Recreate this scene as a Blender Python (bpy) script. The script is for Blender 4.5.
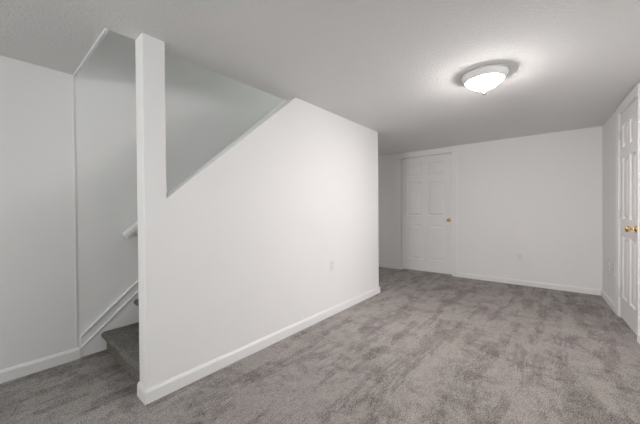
import bpy, bmesh, math, random
from mathutils import Vector, Matrix
C = bpy.context.scene
col = C.collection
for o in list(bpy.data.objects):
    bpy.data.objects.remove(o)

# ------------------------------------------------------------------ camera
H = 2.15                      # ceiling height
YAW, PIT, ROL, CAMH = 0.6957, 0.0083, -0.0079, 1.1193
cam = bpy.data.cameras.new('camera'); camo = bpy.data.objects.new('camera', cam); col.objects.link(camo)
F = Vector((math.cos(YAW), math.sin(YAW), 0)); R0 = Vector((math.sin(YAW), -math.cos(YAW), 0))
fw = F * math.cos(PIT) - Vector((0, 0, math.sin(PIT)))
up = F * math.sin(PIT) + Vector((0, 0, math.cos(PIT)))
rt = R0 * math.cos(ROL) + up * math.sin(ROL)
up2 = up * math.cos(ROL) - R0 * math.sin(ROL)
m = Matrix((rt, up2, -fw)).transposed().to_4x4(); m.translation = Vector((0, 0, CAMH))
camo.matrix_world = m
cam.sensor_width = 36; cam.lens = 283.92 / 640 * 36; cam.clip_start = .02
C.camera = camo
# ------------------------------------------------------------------ light levels
LAMP = 255.0; LAMP_COL = (1, .925, .90)         # glass bowl of the ceiling light in view
BACK = 41.0; BACK_COL = (1, .985, .965)         # fill light at an added, unseen window in the rear wall
FILL = 8.0; FILL_COL = (.975, 1.0, .985)       # fill light at an added right-wall window, behind the camera
SIDE = 18.0; SIDE_COL = (1, .995, .985)         # fill light at an added side window, right of the view
UPST = 260.0; UP_COL = (.96, 1, .95)             # added, unseen ceiling light upstairs that brightens the stairwell
C.view_settings.view_transform = 'Standard'; C.view_settings.look = 'None'
C.view_settings.gamma = 1; C.view_settings.use_curve_mapping = False
C.view_settings.exposure = 0.0
w = bpy.data.worlds.new('world'); C.world = w; w.use_nodes = True
w.node_tree.nodes['Background'].inputs[0].default_value = (.8, .9, 1, 1)
w.node_tree.nodes['Background'].inputs[1].default_value = 1.0
# two unseen windows added in the right wall to let in fill light: (room x from, to, sill, head)
WINS = [(-1.35, -.15, .95, 1.9), (1.75, 2.9, .95, 1.9)]
for (wx0, wx1, wz0, wz1), e, c, tilt in zip(WINS, (FILL, SIDE), (FILL_COL, SIDE_COL), (0, 28)):
    a = bpy.data.lights.new('window_daylight', 'AREA'); a.shape = 'RECTANGLE'; a.size = 1.2; a.size_y = .9  # fill light placed outside each added right-wall window
    a.energy = e; a.color = c; a.spread = math.radians(140)
    ao = bpy.data.objects.new('window_daylight', a); col.objects.link(ao)
    xm = (wx0+wx1)/2; yw = -.4414 + .0553*(xm-5.0516)          # wall face there
    ao.location = (xm, yw-.55, 1.43 + .5*math.tan(math.radians(tilt))); ao.rotation_euler = (math.pi/2-math.radians(tilt), 0, math.atan(.0553))

a = bpy.data.lights.new('window_daylight', 'AREA'); a.shape = 'RECTANGLE'; a.size = 1.2; a.size_y = .9  # fill light outside the added rear window
a.energy = BACK; a.color = BACK_COL; a.spread = math.radians(110)
ao = bpy.data.objects.new('window_daylight', a); col.objects.link(ao)
ao.location = (-3.35, .75, 1.45); ao.rotation_euler = (math.pi/2, 0, -math.pi/2)

# ------------------------------------------------------------------ materials
def mat(name, base, rough=.6, metal=0, spec=.5):
    M = bpy.data.materials.new(name); M.use_nodes = True
    b = M.node_tree.nodes['Principled BSDF']
    b.inputs['Base Color'].default_value = (*base, 1); b.inputs['Roughness'].default_value = rough
    b.inputs['Metallic'].default_value = metal; b.inputs['Specular IOR Level'].default_value = spec
    return M
def bump(M, scale, dist, strength=1, detail=2, kind='ShaderNodeTexNoise'):
    nt = M.node_tree; b = nt.nodes['Principled BSDF']
    tc = nt.nodes.new('ShaderNodeTexCoord'); n = nt.nodes.new(kind); n.inputs['Scale'].default_value = scale
    if 'Detail' in n.inputs: n.inputs['Detail'].default_value = detail
    bp = nt.nodes.new('ShaderNodeBump'); bp.inputs['Strength'].default_value = strength; bp.inputs['Distance'].default_value = dist
    nt.links.new(tc.outputs['Object'], n.inputs['Vector'])
    nt.links.new(n.outputs[0], bp.inputs['Height']); nt.links.new(bp.outputs[0], b.inputs['Normal'])
    return M
def mottle(M, c1, c2, scale):
    nt = M.node_tree; b = nt.nodes['Principled BSDF']
    tc = nt.nodes.new('ShaderNodeTexCoord'); n = nt.nodes.new('ShaderNodeTexNoise'); n.inputs['Scale'].default_value = scale
    n.inputs['Detail'].default_value = 3
    mx = nt.nodes.new('ShaderNodeMix'); mx.data_type = 'RGBA'
    mx.inputs[6].default_value = (*c1, 1); mx.inputs[7].default_value = (*c2, 1)
    nt.links.new(tc.outputs['Object'], n.inputs['Vector']); nt.links.new(n.outputs[0], mx.inputs[0]); nt.links.new(mx.outputs[2], b.inputs['Base Color'])
    return M
M_WALL = bump(mottle(mat('wall_paint', (.8, .8, .8), .75, 0, .25), (.885, .885, .88), (.90, .90, .895), 1.3), 160, .0006, .4)
M_CEIL = bump(mottle(mat('ceiling_texture', (.7, .7, .7), .9, 0, .2), (.895, .895, .885), (.91, .91, .90), 2), 60, .006, .8, 3)
M_TRIM = bump(mat('trim_paint', (.91, .91, .905), .35, 0, .5), 40, .0003, .3)
M_DOOR = bump(mat('door_paint', (.89, .89, .885), .4, 0, .5), 60, .0003, .3)
M_PLATE = bump(mat('plate_plastic', (.86, .86, .85), .35), 200, .0001, .2)
M_SLOT = bump(mat('slot_dark', (.05, .05, .05), .6), 200, .0001, .2)
M_BRASS = bump(mat('polished_brass', (.78, .56, .26), .22, 1), 90, .0003, .2)
M_NICK = bump(mat('brushed_metal', (.62, .60, .58), .35, 1), 220, .0003, .3)
M_STEEL = bump(mat('painted_hinge', (.8, .8, .79), .35, 0), 220, .0003, .3)
M_PAN = bump(mat('pan_enamel', (.88, .87, .86), .4), 120, .0002, .2)
M_PANM = bump(mat('satin_metal_pan', (.82, .80, .79), .45, .6), 220, .0002, .3)
def emis(name, c, s):
    M = mat(name, (.9, .9, .9), .3); b = M.node_tree.nodes['Principled BSDF']
    b.inputs['Emission Color'].default_value = (*c, 1)
    # the bulbs sit over the middle of the bowl: the glass glows strongest at its bottom
    nt = M.node_tree; tc = nt.nodes.new('ShaderNodeTexCoord'); sp = nt.nodes.new('ShaderNodeSeparateXYZ'); r = nt.nodes.new('ShaderNodeMapRange')
    nt.links.new(tc.outputs['Object'], sp.inputs[0]); nt.links.new(sp.outputs[2], r.inputs[0])
    for i, v in enumerate((-.114, -.054, s, s*.12)): r.inputs[i+1].default_value = v
    nt.links.new(r.outputs[0], b.inputs['Emission Strength'])
    return bump(M, 30, .001, .3)
def carpet(name, dark, light, tracks, lo=.36, hi=.64):
    M = mat(name, light, .95, 0, .1); nt = M.node_tree; b = nt.nodes['Principled BSDF']; L = nt.links.new
    b.inputs['Sheen Weight'].default_value = .08
    tc = nt.nodes.new('ShaderNodeTexCoord')
    def noise(sc, vec, det=2, rough=.5, dist=0):
        mp = nt.nodes.new('ShaderNodeMapping'); mp.inputs['Scale'].default_value = vec
        n = nt.nodes.new('ShaderNodeTexNoise'); n.inputs['Scale'].default_value = sc; n.inputs['Detail'].default_value = det
        n.inputs['Roughness'].default_value = rough; n.inputs['Distortion'].default_value = dist
        L(tc.outputs['Object'], mp.inputs[0]); L(mp.outputs[0], n.inputs['Vector']); return n.outputs[0]
    def rng(x, a0, a1, b0, b1):
        r = nt.nodes.new('ShaderNodeMapRange'); L(x, r.inputs[0])
        for i, v in enumerate((a0, a1, b0, b1)): r.inputs[i + 1].default_value = v
        return r.outputs[0]
    def op(k, x, y):
        q = nt.nodes.new('ShaderNodeMath'); q.operation = k
        for i, v in enumerate((x, y)):
            if isinstance(v, (int, float)): q.inputs[i].default_value = v
            else: L(v, q.inputs[i])
        return q.outputs[0]
    fine = noise(140, (1, 1, 1), 2, .7)
    mid = noise(38, (1, 1, 1), 3, .7)
    f = op('ADD', rng(fine, .35, .65, -.85, .85), rng(mid, .35, .65, -.2, .2))
    if tracks:
        s1 = rng(noise(1.9, (.7, 3.0, 1), 6, .72, .3), .50, .56, 0, 1)       # brushed pile lanes along the room
        s2 = rng(noise(3.3, (1.5, 1.0, 1), 6, .78, .3), .50, .60, 0, 1)      # footmarks across them
        s3 = rng(noise(7.0, (1, 1.5, 1), 5, .8, 0), .40, .60, -.16, .16)
        t = op('ADD', op('SUBTRACT', 1.0, op('MINIMUM', op('ADD', op('MULTIPLY', s1, .50), op('MULTIPLY', s2, .50)), .8)), s3)
    else:
        t = rng(noise(6, (1, 1, 1), 3), .35, .65, .3, .7)
    v = op('ADD', t, f); v = op('MINIMUM', op('MAXIMUM', v, -.65), 1.9)
    mx = nt.nodes.new('ShaderNodeMix'); mx.data_type = 'RGBA'; mx.clamp_factor = False
    mx.inputs[6].default_value = (*dark, 1); mx.inputs[7].default_value = (*light, 1)
    L(v, mx.inputs[0]); L(mx.outputs[2], b.inputs['Base Color'])
    bp = nt.nodes.new('ShaderNodeBump'); bp.inputs['Strength'].default_value = .9; bp.inputs['Distance'].default_value = .008
    L(op('ADD', fine, mid), bp.inputs['Height']); L(bp.outputs[0], b.inputs['Normal'])
    return M
M_CARPET = carpet('carpet_greige', (.196, .179, .170), (.395, .366, .350), True)
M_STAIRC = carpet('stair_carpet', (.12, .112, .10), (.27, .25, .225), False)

# ------------------------------------------------------------------ mesh helpers
def obj(name, bm, m, parent=None, bevel=0, smooth=False, seg=2):
    me = bpy.data.meshes.new(name)
    bmesh.ops.recalc_face_normals(bm, faces=bm.faces)
    bm.to_mesh(me); bm.free(); me.materials.append(m)
    o = bpy.data.objects.new(name, me); col.objects.link(o)
    if parent: o.parent = parent
    if smooth:
        for p in me.polygons: p.use_smooth = True
    if bevel:
        b = o.modifiers.new('bevel', 'BEVEL'); b.width = bevel; b.segments = seg; b.limit_method = 'ANGLE'; b.angle_limit = math.radians(40)
    return o
def box(bm, x0, x1, y0, y1, z0, z1):
    v = [bm.verts.new(p) for p in ((x0,y0,z0),(x1,y0,z0),(x1,y1,z0),(x0,y1,z0),(x0,y0,z1),(x1,y0,z1),(x1,y1,z1),(x0,y1,z1))]
    for f in ((3,2,1,0),(4,5,6,7),(0,1,5,4),(1,2,6,5),(2,3,7,6),(3,0,4,7)): bm.faces.new([v[i] for i in f])
    return bm
def boxes(*bs):
    bm = bmesh.new()
    for b in bs: box(bm, *b)
    return bm
def prism(pts, vec, bm=None):
    """closed outline (3-D points) extruded by vec"""
    bm = bm or bmesh.new(); vec = Vector(vec)
    a = [bm.verts.new(p) for p in pts]; b = [bm.verts.new(Vector(p) + vec) for p in pts]; n = len(pts)
    bm.faces.new(a[::-1]); bm.faces.new(b)
    for i in range(n): bm.faces.new([a[i], a[(i+1)%n], b[(i+1)%n], b[i]])
    return bm
def lathe(prof, n=48, bm=None, axis='z'):
    """prof: (radius, height) pairs"""
    bm = bm or bmesh.new(); rings = []
    for r, h in prof:
        if r < 1e-6: rings.append([bm.verts.new((0, 0, h))])
        else: rings.append([bm.verts.new((r*math.cos(2*math.pi*i/n), r*math.sin(2*math.pi*i/n), h)) for i in range(n)])
    for A, B in zip(rings, rings[1:]):
        for i in range(n):
            j = (i+1) % n
            if len(A) == 1 and len(B) == 1: continue
            if len(A) == 1: bm.faces.new((A[0], B[i], B[j]))
            elif len(B) == 1: bm.faces.new((A[i], A[j], B[0]))
            else: bm.faces.new((A[i], A[j], B[j], B[i]))
    return bm
def cyl(bm, p, d, r, length, n=16):
    d = Vector(d).normalized(); q = d.to_track_quat('Z', 'Y'); M4 = Matrix.Translation(p) @ q.to_matrix().to_4x4()
    A = [bm.verts.new(M4 @ Vector((r*math.cos(2*math.pi*i/n), r*math.sin(2*math.pi*i/n), 0))) for i in range(n)]
    B = [bm.verts.new(M4 @ Vector((r*math.cos(2*math.pi*i/n), r*math.sin(2*math.pi*i/n), length))) for i in range(n)]
    bm.faces.new(A[::-1]); bm.faces.new(B)
    for i in range(n): bm.faces.new((A[i], A[(i+1)%n], B[(i+1)%n], B[i]))
    return bm
def struct(name, bm, m, bevel=0, parent=None, mw=None):
    o = obj(name, bm, m, parent, bevel); o['kind'] = 'structure'
    if mw is not None: o.matrix_world = mw
    return o
def empty(name, mw=None, loc=None):
    o = bpy.data.objects.new(name, None); col.objects.link(o); o.empty_display_size = .05
    if mw is not None: o.matrix_world = mw
    if loc is not None: o.location = loc
    return o
def tag(o, label, cat, group=None):
    o['label'] = label; o['category'] = cat
    if group: o['group'] = group
    return o
def base_profile(h=.083, t=.014):
    return [(0, 0), (t, 0), (t, h*.80), (t*.72, h*.90), (t*.45, h), (0, h)]
def baseboard(name, segs, h=.083, t=.014):
    """segs: list of (start xy, end xy, outward normal xy)"""
    bm = bmesh.new()
    for (x0, y0), (x1, y1), (nx, ny) in segs:
        pts = [(x0 + nx*u, y0 + ny*u, v) for u, v in base_profile(h, t)]
        prism(pts, (x1-x0, y1-y0, 0), bm)
    return struct(name, bm, M_TRIM)

# ------------------------------------------------------------------ plan (metres, ceiling 2.15)
YS, TH = 1.836, .117           # stair wall face and thickness
YB = YS + TH                   # its back face
XS0, XS1 = .611, 3.420         # its ends
YL, XL = 2.804, .4645          # left wall face, its end
YW = 2.810                     # stairwell wall face
XR = -3.0                      # wall behind the camera
# far wall: local frame, x runs along the wall to the left (+Y), y towards the room
SB = -.0243
C0 = Vector((5.0516, -.4414, 0))                     # far right corner
db = Vector((SB, 1, 0)).normalized(); nb = Vector((-db.y, db.x, 0))   # nb -> -x (into room)
MB = Matrix((db, nb, Vector((0, 0, 1)))).transposed().to_4x4(); MB.translation = C0
SR = .0553
dr = Vector((-1, -SR, 0)).normalized(); nr = Vector((dr.y, -dr.x, 0))  # runs from the corner towards the camera; nr -> +y
MR = Matrix((dr, nr, Vector((0, 0, 1)))).transposed().to_4x4(); MR.translation = C0

# ------------------------------------------------------------------ structure
struct('floor', boxes((XR-.1, 5.5, -1.1, YW+.1, -.12, 0)), M_CARPET)
XO1 = 3.205                    # far edge of the stair opening in the ceiling
struct('ceiling', boxes((XR-.1, XL, -1.2, YW+.1, H, 2.40), (XL, 5.5, -1.2, YB, H, 2.40), (XO1, 5.5, YB, YW+.1, H, 2.40)), M_CEIL)
struct('wall_left', boxes((XR, XL, YL, YL+.12, 0, H)), M_WALL)
struct('trim_4', boxes((XL-.011, XL+.001, YL-.0015, YL+.05, 0.083, H-.011), (XL-.002, XL+.012, YB, YW, H-.011, 2.40)), M_TRIM, .001)   # corner bead and the lining of the opening
struct('wall_stairwell', boxes((XL-.1, 5.2, YW, YW+.12, 0, 4.8)), M_WALL)
# stair wall: sloped knee wall with a full-height post at its near end
prof = [(XS0, 0), (XS1, 0), (XS1, H), (1.865, H), (.735, 1.196), (.735, H), (XS0, H)]
# split into two convex-ish bodies so that shading stays clean
prof_a = [(XS0, YS, 0), (.735, YS, 0), (.735, YS, H), (XS0, YS, H)]
bm = prism([(x, YS, z) for x, z in prof], (0, TH, 0))
struct('wall_stair', bm, M_WALL, .004)
# closes the space under the landing behind the end of the stair wall
struct('wall_landing', boxes((XS1-.115, XS1-.002, YB, YW, 0, H)), M_WALL)
# far wall with door opening
D1 = (1.785, 2.665)            # door opening along the far wall (local x)
def local_x(y): return (y - C0.y) / db.y
D1 = (local_x(1.320), local_x(2.237)); DH = 2.068
struct('wall_far', boxes((-.3, D1[0], -.12, 0, 0, H), (D1[0], D1[1], -.12, 0, DH, H), (D1[1], 3.45, -.12, 0, 0, H)), M_WALL, 0, None, MB)
# right wall with closet door opening
def local_r(x): return (C0.x - x) / (-dr.x)
D2 = (local_r(4.185), local_r(3.535)); DH2 = 2.075
wr = [(0, D2[0], -.12, 0, 0, H), (D2[0], D2[1], -.12, 0, DH2, H)]; xe = D2[1]
WL = [(local_r(w_[1]), local_r(w_[0]), w_[2], w_[3]) for w_ in WINS[::-1]]
for a0, a1, z0_, z1_ in WL:
    wr += [(xe, a0, -.12, 0, 0, H), (a0, a1, -.12, 0, 0, z0_), (a0, a1, -.12, 0, z1_, H)]; xe = a1
wr.append((xe, 8.3, -.12, 0, 0, H))
struct('wall_right', boxes(*wr), M_WALL, 0, None, MR)
BY0, BY1, BZ0, BZ1 = .15, 1.35, 1.0, 1.9  # opening of the unseen rear window, added for fill light
struct('wall_rear', boxes((XR-.12, XR, -1.1, BY0, 0, H), (XR-.12, XR, BY1, YL+.12, 0, H), (XR-.12, XR, BY0, BY1, 0, BZ0), (XR-.12, XR, BY0, BY1, BZ1, H)), M_WALL)
# upper storey around the stair opening
struct('wall_upper_near', boxes((XL-.12, XL, YB-.12, YW+.1, 2.40, 4.8)), M_WALL)
struct('wall_upper_side', boxes((XL, 5.2, YB-.12, YB, 2.40, 4.8)), M_WALL)
struct('wall_upper_far', boxes((5.08, 5.2, YB, YW, 2.40, 4.8)), M_WALL)
struct('ceiling_upper', boxes((XL-.12, 5.2, YB-.12, YW+.12, 4.8, 4.9)), M_CEIL)
# closet / next room behind the doors stay shut

MG = bpy.data.materials.new('window_glass'); MG.use_nodes = True; nt = MG.node_tree  # clear panes of the added windows, fill light passes through
nt.nodes.remove(nt.nodes['Principled BSDF']); tr = nt.nodes.new('ShaderNodeBsdfTransparent'); gl = nt.nodes.new('ShaderNodeBsdfGlossy'); gl.inputs['Roughness'].default_value = .02
fr = nt.nodes.new('ShaderNodeFresnel'); ms = nt.nodes.new('ShaderNodeMixShader')
nt.links.new(fr.outputs[0], ms.inputs[0]); nt.links.new(tr.outputs[0], ms.inputs[1]); nt.links.new(gl.outputs[0], ms.inputs[2]); nt.links.new(ms.outputs[0], nt.nodes['Material Output'].inputs[0])
X_ = XR
wf = boxes((X_-.09, X_-.03, BY0, BY0+.05, BZ0, BZ1), (X_-.09, X_-.03, BY1-.05, BY1, BZ0, BZ1), (X_-.09, X_-.03, BY0+.05, BY1-.05, BZ0, BZ0+.05), (X_-.09, X_-.03, BY0+.05, BY1-.05, BZ1-.05, BZ1), (X_-.08, X_-.04, .73, .77, BZ0+.05, BZ1-.05))
wn = struct('window_3', wf, M_TRIM, .003)  # added frame around the rear fill light's opening
obj('pane', boxes((X_-.062, X_-.058, BY0+.05, BY1-.05, BZ0+.05, BZ1-.05)), MG, wn)
for n_, (a0, a1, z0_, z1_) in enumerate(WL[::-1]):
    wf = boxes((a0, a0+.05, -.09, -.03, z0_, z1_), (a1-.05, a1, -.09, -.03, z0_, z1_), (a0+.05, a1-.05, -.09, -.03, z0_, z0_+.05), (a0+.05, a1-.05, -.09, -.03, z1_-.05, z1_), ((a0+a1)/2-.02, (a0+a1)/2+.02, -.08, -.04, z0_+.05, z1_-.05))
    wn = struct('window_%d' % (n_+1), wf, M_TRIM, .003, None, MR)  # added frames for the two right-wall fill lights
    obj('pane', boxes((a0+.05, a1-.05, -.062, -.058, z0_+.05, z1_-.05)), MG, wn)

# ------------------------------------------------------------------ baseboards
t = .014
baseboard('baseboard_stair', [((XS0-t*.0, YS), (XS1, YS), (0, -1)), ])
o = bpy.data.objects['baseboard_stair']
# mitred wrap: the stair wall board as one loop round face and both ends
def wrap_board(name, path, h=.083, t=.014):
    """path: wall-line points, board offset to the right-hand side of travel, mitred at corners"""
    bm = bmesh.new(); P = [Vector((x, y)) for x, y in path]; rows = []
    for i, p in enumerate(P):
        ds = []
        if i > 0: ds.append((P[i]-P[i-1]).normalized())
        if i < len(P)-1: ds.append((P[i+1]-P[i]).normalized())
        ns = [Vector((d.y, -d.x)) for d in ds]
        if len(ns) == 2:
            n = (ns[0]+ns[1]); n = n / n.dot(ns[0])
        else: n = ns[0]
        rows.append([bm.verts.new((p.x+n.x*u, p.y+n.y*u, v)) for u, v in base_profile(h, t)])
    k = len(rows[0])
    for A, B in zip(rows, rows[1:]):
        for i in range(k): bm.faces.new((A[i], A[(i+1)%k], B[(i+1)%k], B[i]))
    bm.faces.new(rows[0][::-1]); bm.faces.new(rows[-1])
    return struct(name, bm, M_TRIM)
bpy.data.objects.remove(o)
wrap_board('baseboard_stair', [(XS0+.035, YB+.0), (XS0, YB), (XS0, YS), (XS1, YS), (XS1, YW)][1:])
wrap_board('baseboard_left', [(XR+.016, YL), (XL, YL), (XL, YW)])
def onB(x): p = MB @ Vector((x, 0, 0)); return (p.x, p.y)
def onR(x): p = MR @ Vector((x, 0, 0)); return (p.x, p.y)
CW = .062                      # casing width
# travel so that the room lies to the right: far wall from left to right, then right wall towards the camera
wrap_board('baseboard_far', [onB(local_x(YW)), onB(D1[1]+CW)], h=.075)
wrap_board('baseboard_corner', [onB(D1[0]-CW), onB(0), onR(D2[0]-CW)], h=.075)
bpy.data.objects['baseboard_corner'].name = 'baseboard_right'
wrap_board('baseboard_near', [onR(D2[1]+CW), onR(8.0)], h=.075)

# ------------------------------------------------------------------ six-panel doors
def casing(name, d, dh, Mw):
    """mitred casing with a stepped profile, plus the jamb lining"""
    bm = bmesh.new(); p = [(0, 0), (CW, 0), (CW, .017), (CW*.72, .017), (CW*.55, .013), (CW*.15, .011), (0, .008)]
    x0, x1 = d
    rows = []
    for (cx, cz, sx, sz) in ((x0, 0, -1, 0), (x0, dh, -1, 1), (x1, dh, 1, 1), (x1, 0, 1, 0)):
        rows.append([bm.verts.new((cx + sx*u, v, cz + sz*u)) for u, v in p])
    k = len(p)
    for A, B in zip(rows, rows[1:]):
        for i in range(k): bm.faces.new((A[i], A[(i+1)%k], B[(i+1)%k], B[i]))
    bm.faces.new(rows[0][::-1]); bm.faces.new(rows[-1])
    j = .018
    for b in ((x0, x0+j, -.12, .001, 0, dh), (x1-j, x1, -.12, .001, 0, dh), (x0+j, x1-j, -.12, .001, dh-j, dh)): box(bm, *b)
    # stop strip behind the leaf
    for b in ((x0+j, x0+j+.012, -.10, -.060, 0, dh-j), (x1-j-.012, x1-j, -.10, -.060, 0, dh-j), (x0+j+.012, x1-j-.012, -.10, -.060, dh-j-.012, dh-j)): box(bm, *b)
    return struct(name, bm, M_TRIM, 0, None, Mw)
def panel_door(name, d, dh, Mw, knob_side, rec, gap=.004, z0=.018):
    """leaf = stiles and rails; six raised panels, knob and hinges are children. knob_side: -1 low x, +1 high x"""
    j = .018; x0, x1 = d[0]+j+gap, d[1]-j-gap; z1 = dh-j-gap; W = x1-x0; Hh = z1-z0
    st = .105 if W > .7 else .085; mid = .095 if W > .7 else .07
    yf = -rec; yb = -rec-.035
    root = empty(name, Mw); root['kind'] = 'structure'
    s = Hh/2.0
    zr = [(0, .20*s), (.80*s, .965*s), (1.56*s, 1.665*s), (1.88*s, Hh)]      # rails: bottom, lock, upper, top
    xs = [(0, st), ((W-mid)/2, (W+mid)/2), (W-st, W)]
    bm = bmesh.new()
    for a_, b_ in xs: box(bm, x0+a_, x0+b_, yb, yf, z0, z1)
    for a_, b_ in zr:
        box(bm, x0+xs[0][1], x0+xs[1][0], yb, yf, z0+a_, z0+b_); box(bm, x0+xs[1][1], x0+xs[2][0], yb, yf, z0+a_, z0+b_)
    leaf = obj('door_leaf', bm, M_DOOR, root)
    for ci in range(2):
        px0, px1 = x0+xs[ci][1], x0+xs[ci+1][0]
        for ri in range(3):
            pz0, pz1 = z0+zr[ri][1], z0+zr[ri+1][0]
            pb = bmesh.new()
            # sticking slope down, flat groove, bevel up to a raised field
            steps = [(0, 0), (.009, -.013), (.020, -.013), (.040, -.003)]
            loops = []
            for ins, dy in steps:
                loops.append([pb.verts.new(q) for q in ((px0+ins, yf+dy, pz0+ins), (px1-ins, yf+dy, pz0+ins), (px1-ins, yf+dy, pz1-ins), (px0+ins, yf+dy, pz1-ins))])
            bk_ = [pb.verts.new(q) for q in ((px0, yb+.004, pz0), (px1, yb+.004, pz0), (px1, yb+.004, pz1), (px0, yb+.004, pz1))]
            for A, B in zip([bk_]+loops, loops):
                for i in range(4): pb.faces.new((A[i], A[(i+1)%4], B[(i+1)%4], B[i]))
            pb.faces.new(loops[-1]); pb.faces.new(bk_[::-1])
            obj('door_panel', pb, M_DOOR, root)
    # knob
    kx = x1-.062 if knob_side > 0 else x0+.045; kz = .93
    kb = lathe([(0, 0), (.031, 0), (.031, .004), (.027, .008), (.013, .011), (.012, .03), (.016, .036), (.026, .042), (.0285, .052), (.026, .062), (.018, .068), (0, .070)], 32)
    k = obj('door_knob', kb, M_BRASS, root, 0, True); k['label'] = 'round polished brass knob with a round backplate'
    k.location = (kx, yf, kz); k.rotation_euler = (-math.pi/2, 0, 0)
    hx = x0-gap*.5 if knob_side > 0 else x1+gap*.5
    return root, hx, yf, kb
casing('trim_1', D1, DH, MB); 
r1, hx, yf, _ = panel_door('door_1', D1, DH, MB, -1, .030, .009)
casing('trim_2', D2, DH2, MR)
r2, hx2, yf2, _ = panel_door('door_2', D2, DH2, MR, 1, .003)
for hz in (.255, 1.05, 1.85):      # white hinges between leaf and jamb, barrels proud of the casing
    hb = bmesh.new()
    for i in range(5): cyl(hb, (hx2, .007, hz-.045+i*.018), (0, 0, 1), .0075, .017, 14)
    box(hb, hx2-.020, hx2-.0015, -.001, .010, hz-.045, hz+.045); box(hb, hx2+.003, hx2+.026, -.002, -.0005, hz-.045, hz+.045)
    obj('door_hinge', hb, M_STEEL, r2)

# ------------------------------------------------------------------ stair
NST = 12; RX0 = .643; RUN = .2095+.0205; Z1 = .155; RISE = (2.40-Z1)/(NST-1)
ys0, ys1 = YB+.002, YW-.020
stair = empty('staircase', loc=(RX0, (ys0+ys1)/2, 0))
tag(stair, 'straight flight of stairs covered in dark grey carpet, rising behind the white post', 'stairs')
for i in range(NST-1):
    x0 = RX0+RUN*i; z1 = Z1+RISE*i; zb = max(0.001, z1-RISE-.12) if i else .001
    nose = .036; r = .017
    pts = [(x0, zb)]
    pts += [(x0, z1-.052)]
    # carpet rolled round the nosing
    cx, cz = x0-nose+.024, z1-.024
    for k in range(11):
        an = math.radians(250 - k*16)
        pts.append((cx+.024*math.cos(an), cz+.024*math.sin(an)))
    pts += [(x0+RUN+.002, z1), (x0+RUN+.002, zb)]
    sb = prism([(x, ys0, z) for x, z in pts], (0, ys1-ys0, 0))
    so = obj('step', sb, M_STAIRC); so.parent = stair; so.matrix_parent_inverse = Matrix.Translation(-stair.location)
# skirt board along the stairwell wall: flat board with a bead on top and a second bead below
def zs(x, z0, x0): return z0 + (x-x0)*SL
SL = RISE/RUN
xa, xb = XL+.016, 3.15
up0, lo0 = .166, .076           # heights of the two beads at xa
def band(bm, x0, x1, za, zb, y0, y1):
    """strip following the stair slope; za, zb heights at xa"""
    pts = [(x0, y0, max(0.001, za+(x0-xa)*SL)), (x1, y0, za+(x1-xa)*SL), (x1, y0, zb+(x1-xa)*SL), (x0, y0, zb+(x0-xa)*SL)]
    prism(pts, (0, y1-y0, 0), bm)
bm = bmesh.new()
# board body: from the floor / below treads up to upper bead
pts = [(xa, 0.001), (xa+.50, 0.001), (xb, lo0-.36+(xb-xa)*SL), (xb, up0+(xb-xa)*SL), (xa, up0)]
prism([(x, YW-.010, z) for x, z in pts], (0, .012, 0), bm)
band(bm, xa, xb, up0-.016, up0+.004, YW-.019, YW-.009)
band(bm, xa, xb, lo0-.012, lo0+.004, YW-.019, YW-.009)
struct('trim_3', bm, M_TRIM, .002)
# handrail on the stairwell wall
hr = empty('handrail', loc=(.75, YW-.05, .90)); tag(hr, 'white painted handrail fixed to the stairwell wall, its cut lower end showing', 'handrail')
ca = math.atan(SL)
bm = bmesh.new()
X0r, Z0r = .785, .893; Lr = 3.0
prf = [(-.019, 0), (.019, 0), (.022, .012), (.022, .040), (.014, .054), (-.014, .054), (-.022, .040), (-.022, .012)]
dx, dz = math.cos(ca), math.sin(ca)
pts = [(X0r - dz*v, YW-.062+u, Z0r + dx*v) for u, v in prf]
prism(pts, (dx*Lr, 0, dz*Lr), bm)
ro = obj('rail', bm, M_TRIM, None, .004); ro.parent = hr; ro.matrix_parent_inverse = Matrix.Translation(-hr.location)
for s_ in (.35, 1.5, 2.7):
    px, pz = X0r+dx*s_, Z0r+dz*s_
    bb = bmesh.new(); cyl(bb, (px, YW, pz-.05), (0, -1, 0), .024, .006); cyl(bb, (px, YW-.004, pz-.05), (0, -1, 0), .007, .058); cyl(bb, (px, YW-.060, pz-.056), (0, 0, 1), .007, .062)
    bo = obj('bracket', bb, M_NICK); bo.parent = hr; bo.matrix_parent_inverse = Matrix.Translation(-hr.location)

# ------------------------------------------------------------------ ceiling lights
def dome(name, loc, R, strength, c, mname):
    root = empty(name, loc=loc)
    k = R/.185
    pan = lathe([(0, 0), (.186*k, 0), (.188*k, -.003), (.186*k, -.008), (.180*k, -.010), (.172*k, -.011), (0, -.011)], 64)
    po = obj('light_pan', pan, M_NICK, root, 0, True)
    rim = lathe([(.140*k, -.010), (.181*k, -.0095), (.182*k, -.014), (.178*k, -.026), (.170*k, -.040), (.160*k, -.052), (.152*k, -.056), (.148*k, -.052), (.148*k, -.012)], 64)
    rm = obj('shade_rim', rim, M_PAN, root, 0, True)
    prof = []
    for q in range(15):
        an = q/14*math.pi/2
        rr = 1 - q/14
        prof.append((.150*k*rr, -.048-.066*(1-rr**2.5)))
    prof[-1] = (0, prof[-1][1])
    g = obj('glass_shade', lathe(prof, 64), emis(mname, c, strength), root, 0, True)
    fn = lathe([(0, -.110), (.018, -.113), (.020, -.119), (.011, -.124), (.013, -.134), (.016, -.145), (.012, -.156), (0, -.161)], 24)
    obj('finial', fn, M_NICK, root, 0, True)
    return root
l1 = dome('ceiling_light', (2.497, .428, H), .160, LAMP, LAMP_COL, 'lit_glass')
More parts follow.
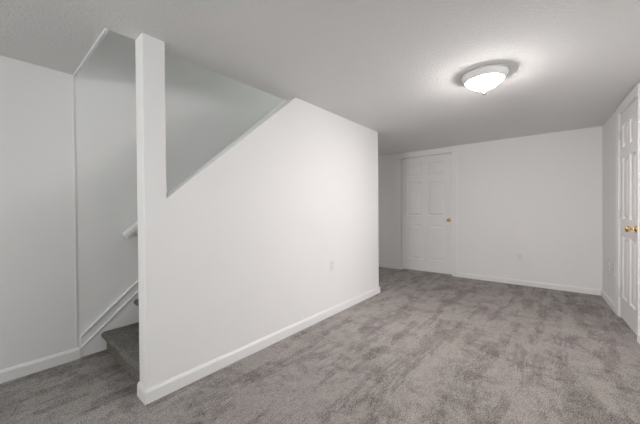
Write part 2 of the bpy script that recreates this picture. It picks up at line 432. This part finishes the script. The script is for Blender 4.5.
tag(l1, 'round flush-mount ceiling light with a lit white glass bowl and metal finial', 'ceiling light')
l3 = dome('ceiling_light', (3.9, 2.39, 4.8), .185, UPST, UP_COL, 'lit_glass_upper')  # unseen fixture, added to lift the light in the stairwell
tag(l3, 'round flush-mount ceiling light on the upper floor above the stairs', 'ceiling light')

# ------------------------------------------------------------------ outlets
def outlet(mw, w=.070, h=.114, duplex=True):
    r = empty('wall_outlet', mw)
    obj('cover_plate', boxes((-w/2, w/2, 0, .005, -h/2, h/2)), M_PLATE, r, .002)
    if duplex:
        for s_ in (-1, 1):
            bm = bmesh.new(); n = 20; a_ = []
            for i in range(n):
                an = 2*math.pi*i/n; a_.append((.0165*math.cos(an), .0045, s_*.0195 + max(-.0125, min(.0125, .0165*math.sin(an)))))
            prism(a_, (0, .003, 0), bm)
            rc = obj('receptacle', bm, M_PLATE, r)
            for sx in (-.0065, .0065): obj('slot', boxes((sx-.0012, sx+.0012, .0076, .0082, s_*.0195-.002, s_*.0195+.006)), M_SLOT, rc)
            q = bmesh.new(); cyl(q, (0, .0075, s_*.0195-.0075), (0, 1, 0), .0024, .0006, 12); obj('slot', q, M_SLOT, rc)
        q = bmesh.new(); cyl(q, (0, .005, 0), (0, 1, 0), .003, .0012, 12); obj('screw', q, M_NICK, r)
    else:
        q = bmesh.new(); cyl(q, (0, .005, 0), (0, 1, 0), .006, .008, 14); obj('jack', q, M_NICK, r)
    return r
MS = Matrix.Translation((2.391, YS, .53)) @ Matrix.Rotation(math.pi, 4, 'Z')
tag(outlet(MS), 'white duplex outlet low on the white stair wall', 'outlet')
tag(outlet(MB @ Matrix.Translation((local_x(.414), 0, .407))), 'white duplex outlet on the far wall right of the panel door', 'outlet')
tag(outlet(MR @ Matrix.Translation((local_r(4.67), 0, .44))), 'white outlet on the right wall, the one nearer the far corner', 'outlet')
tag(outlet(MR @ Matrix.Translation((local_r(4.42), 0, .44)), duplex=False), 'white cable plate on the right wall, the one nearer the closet door', 'outlet')
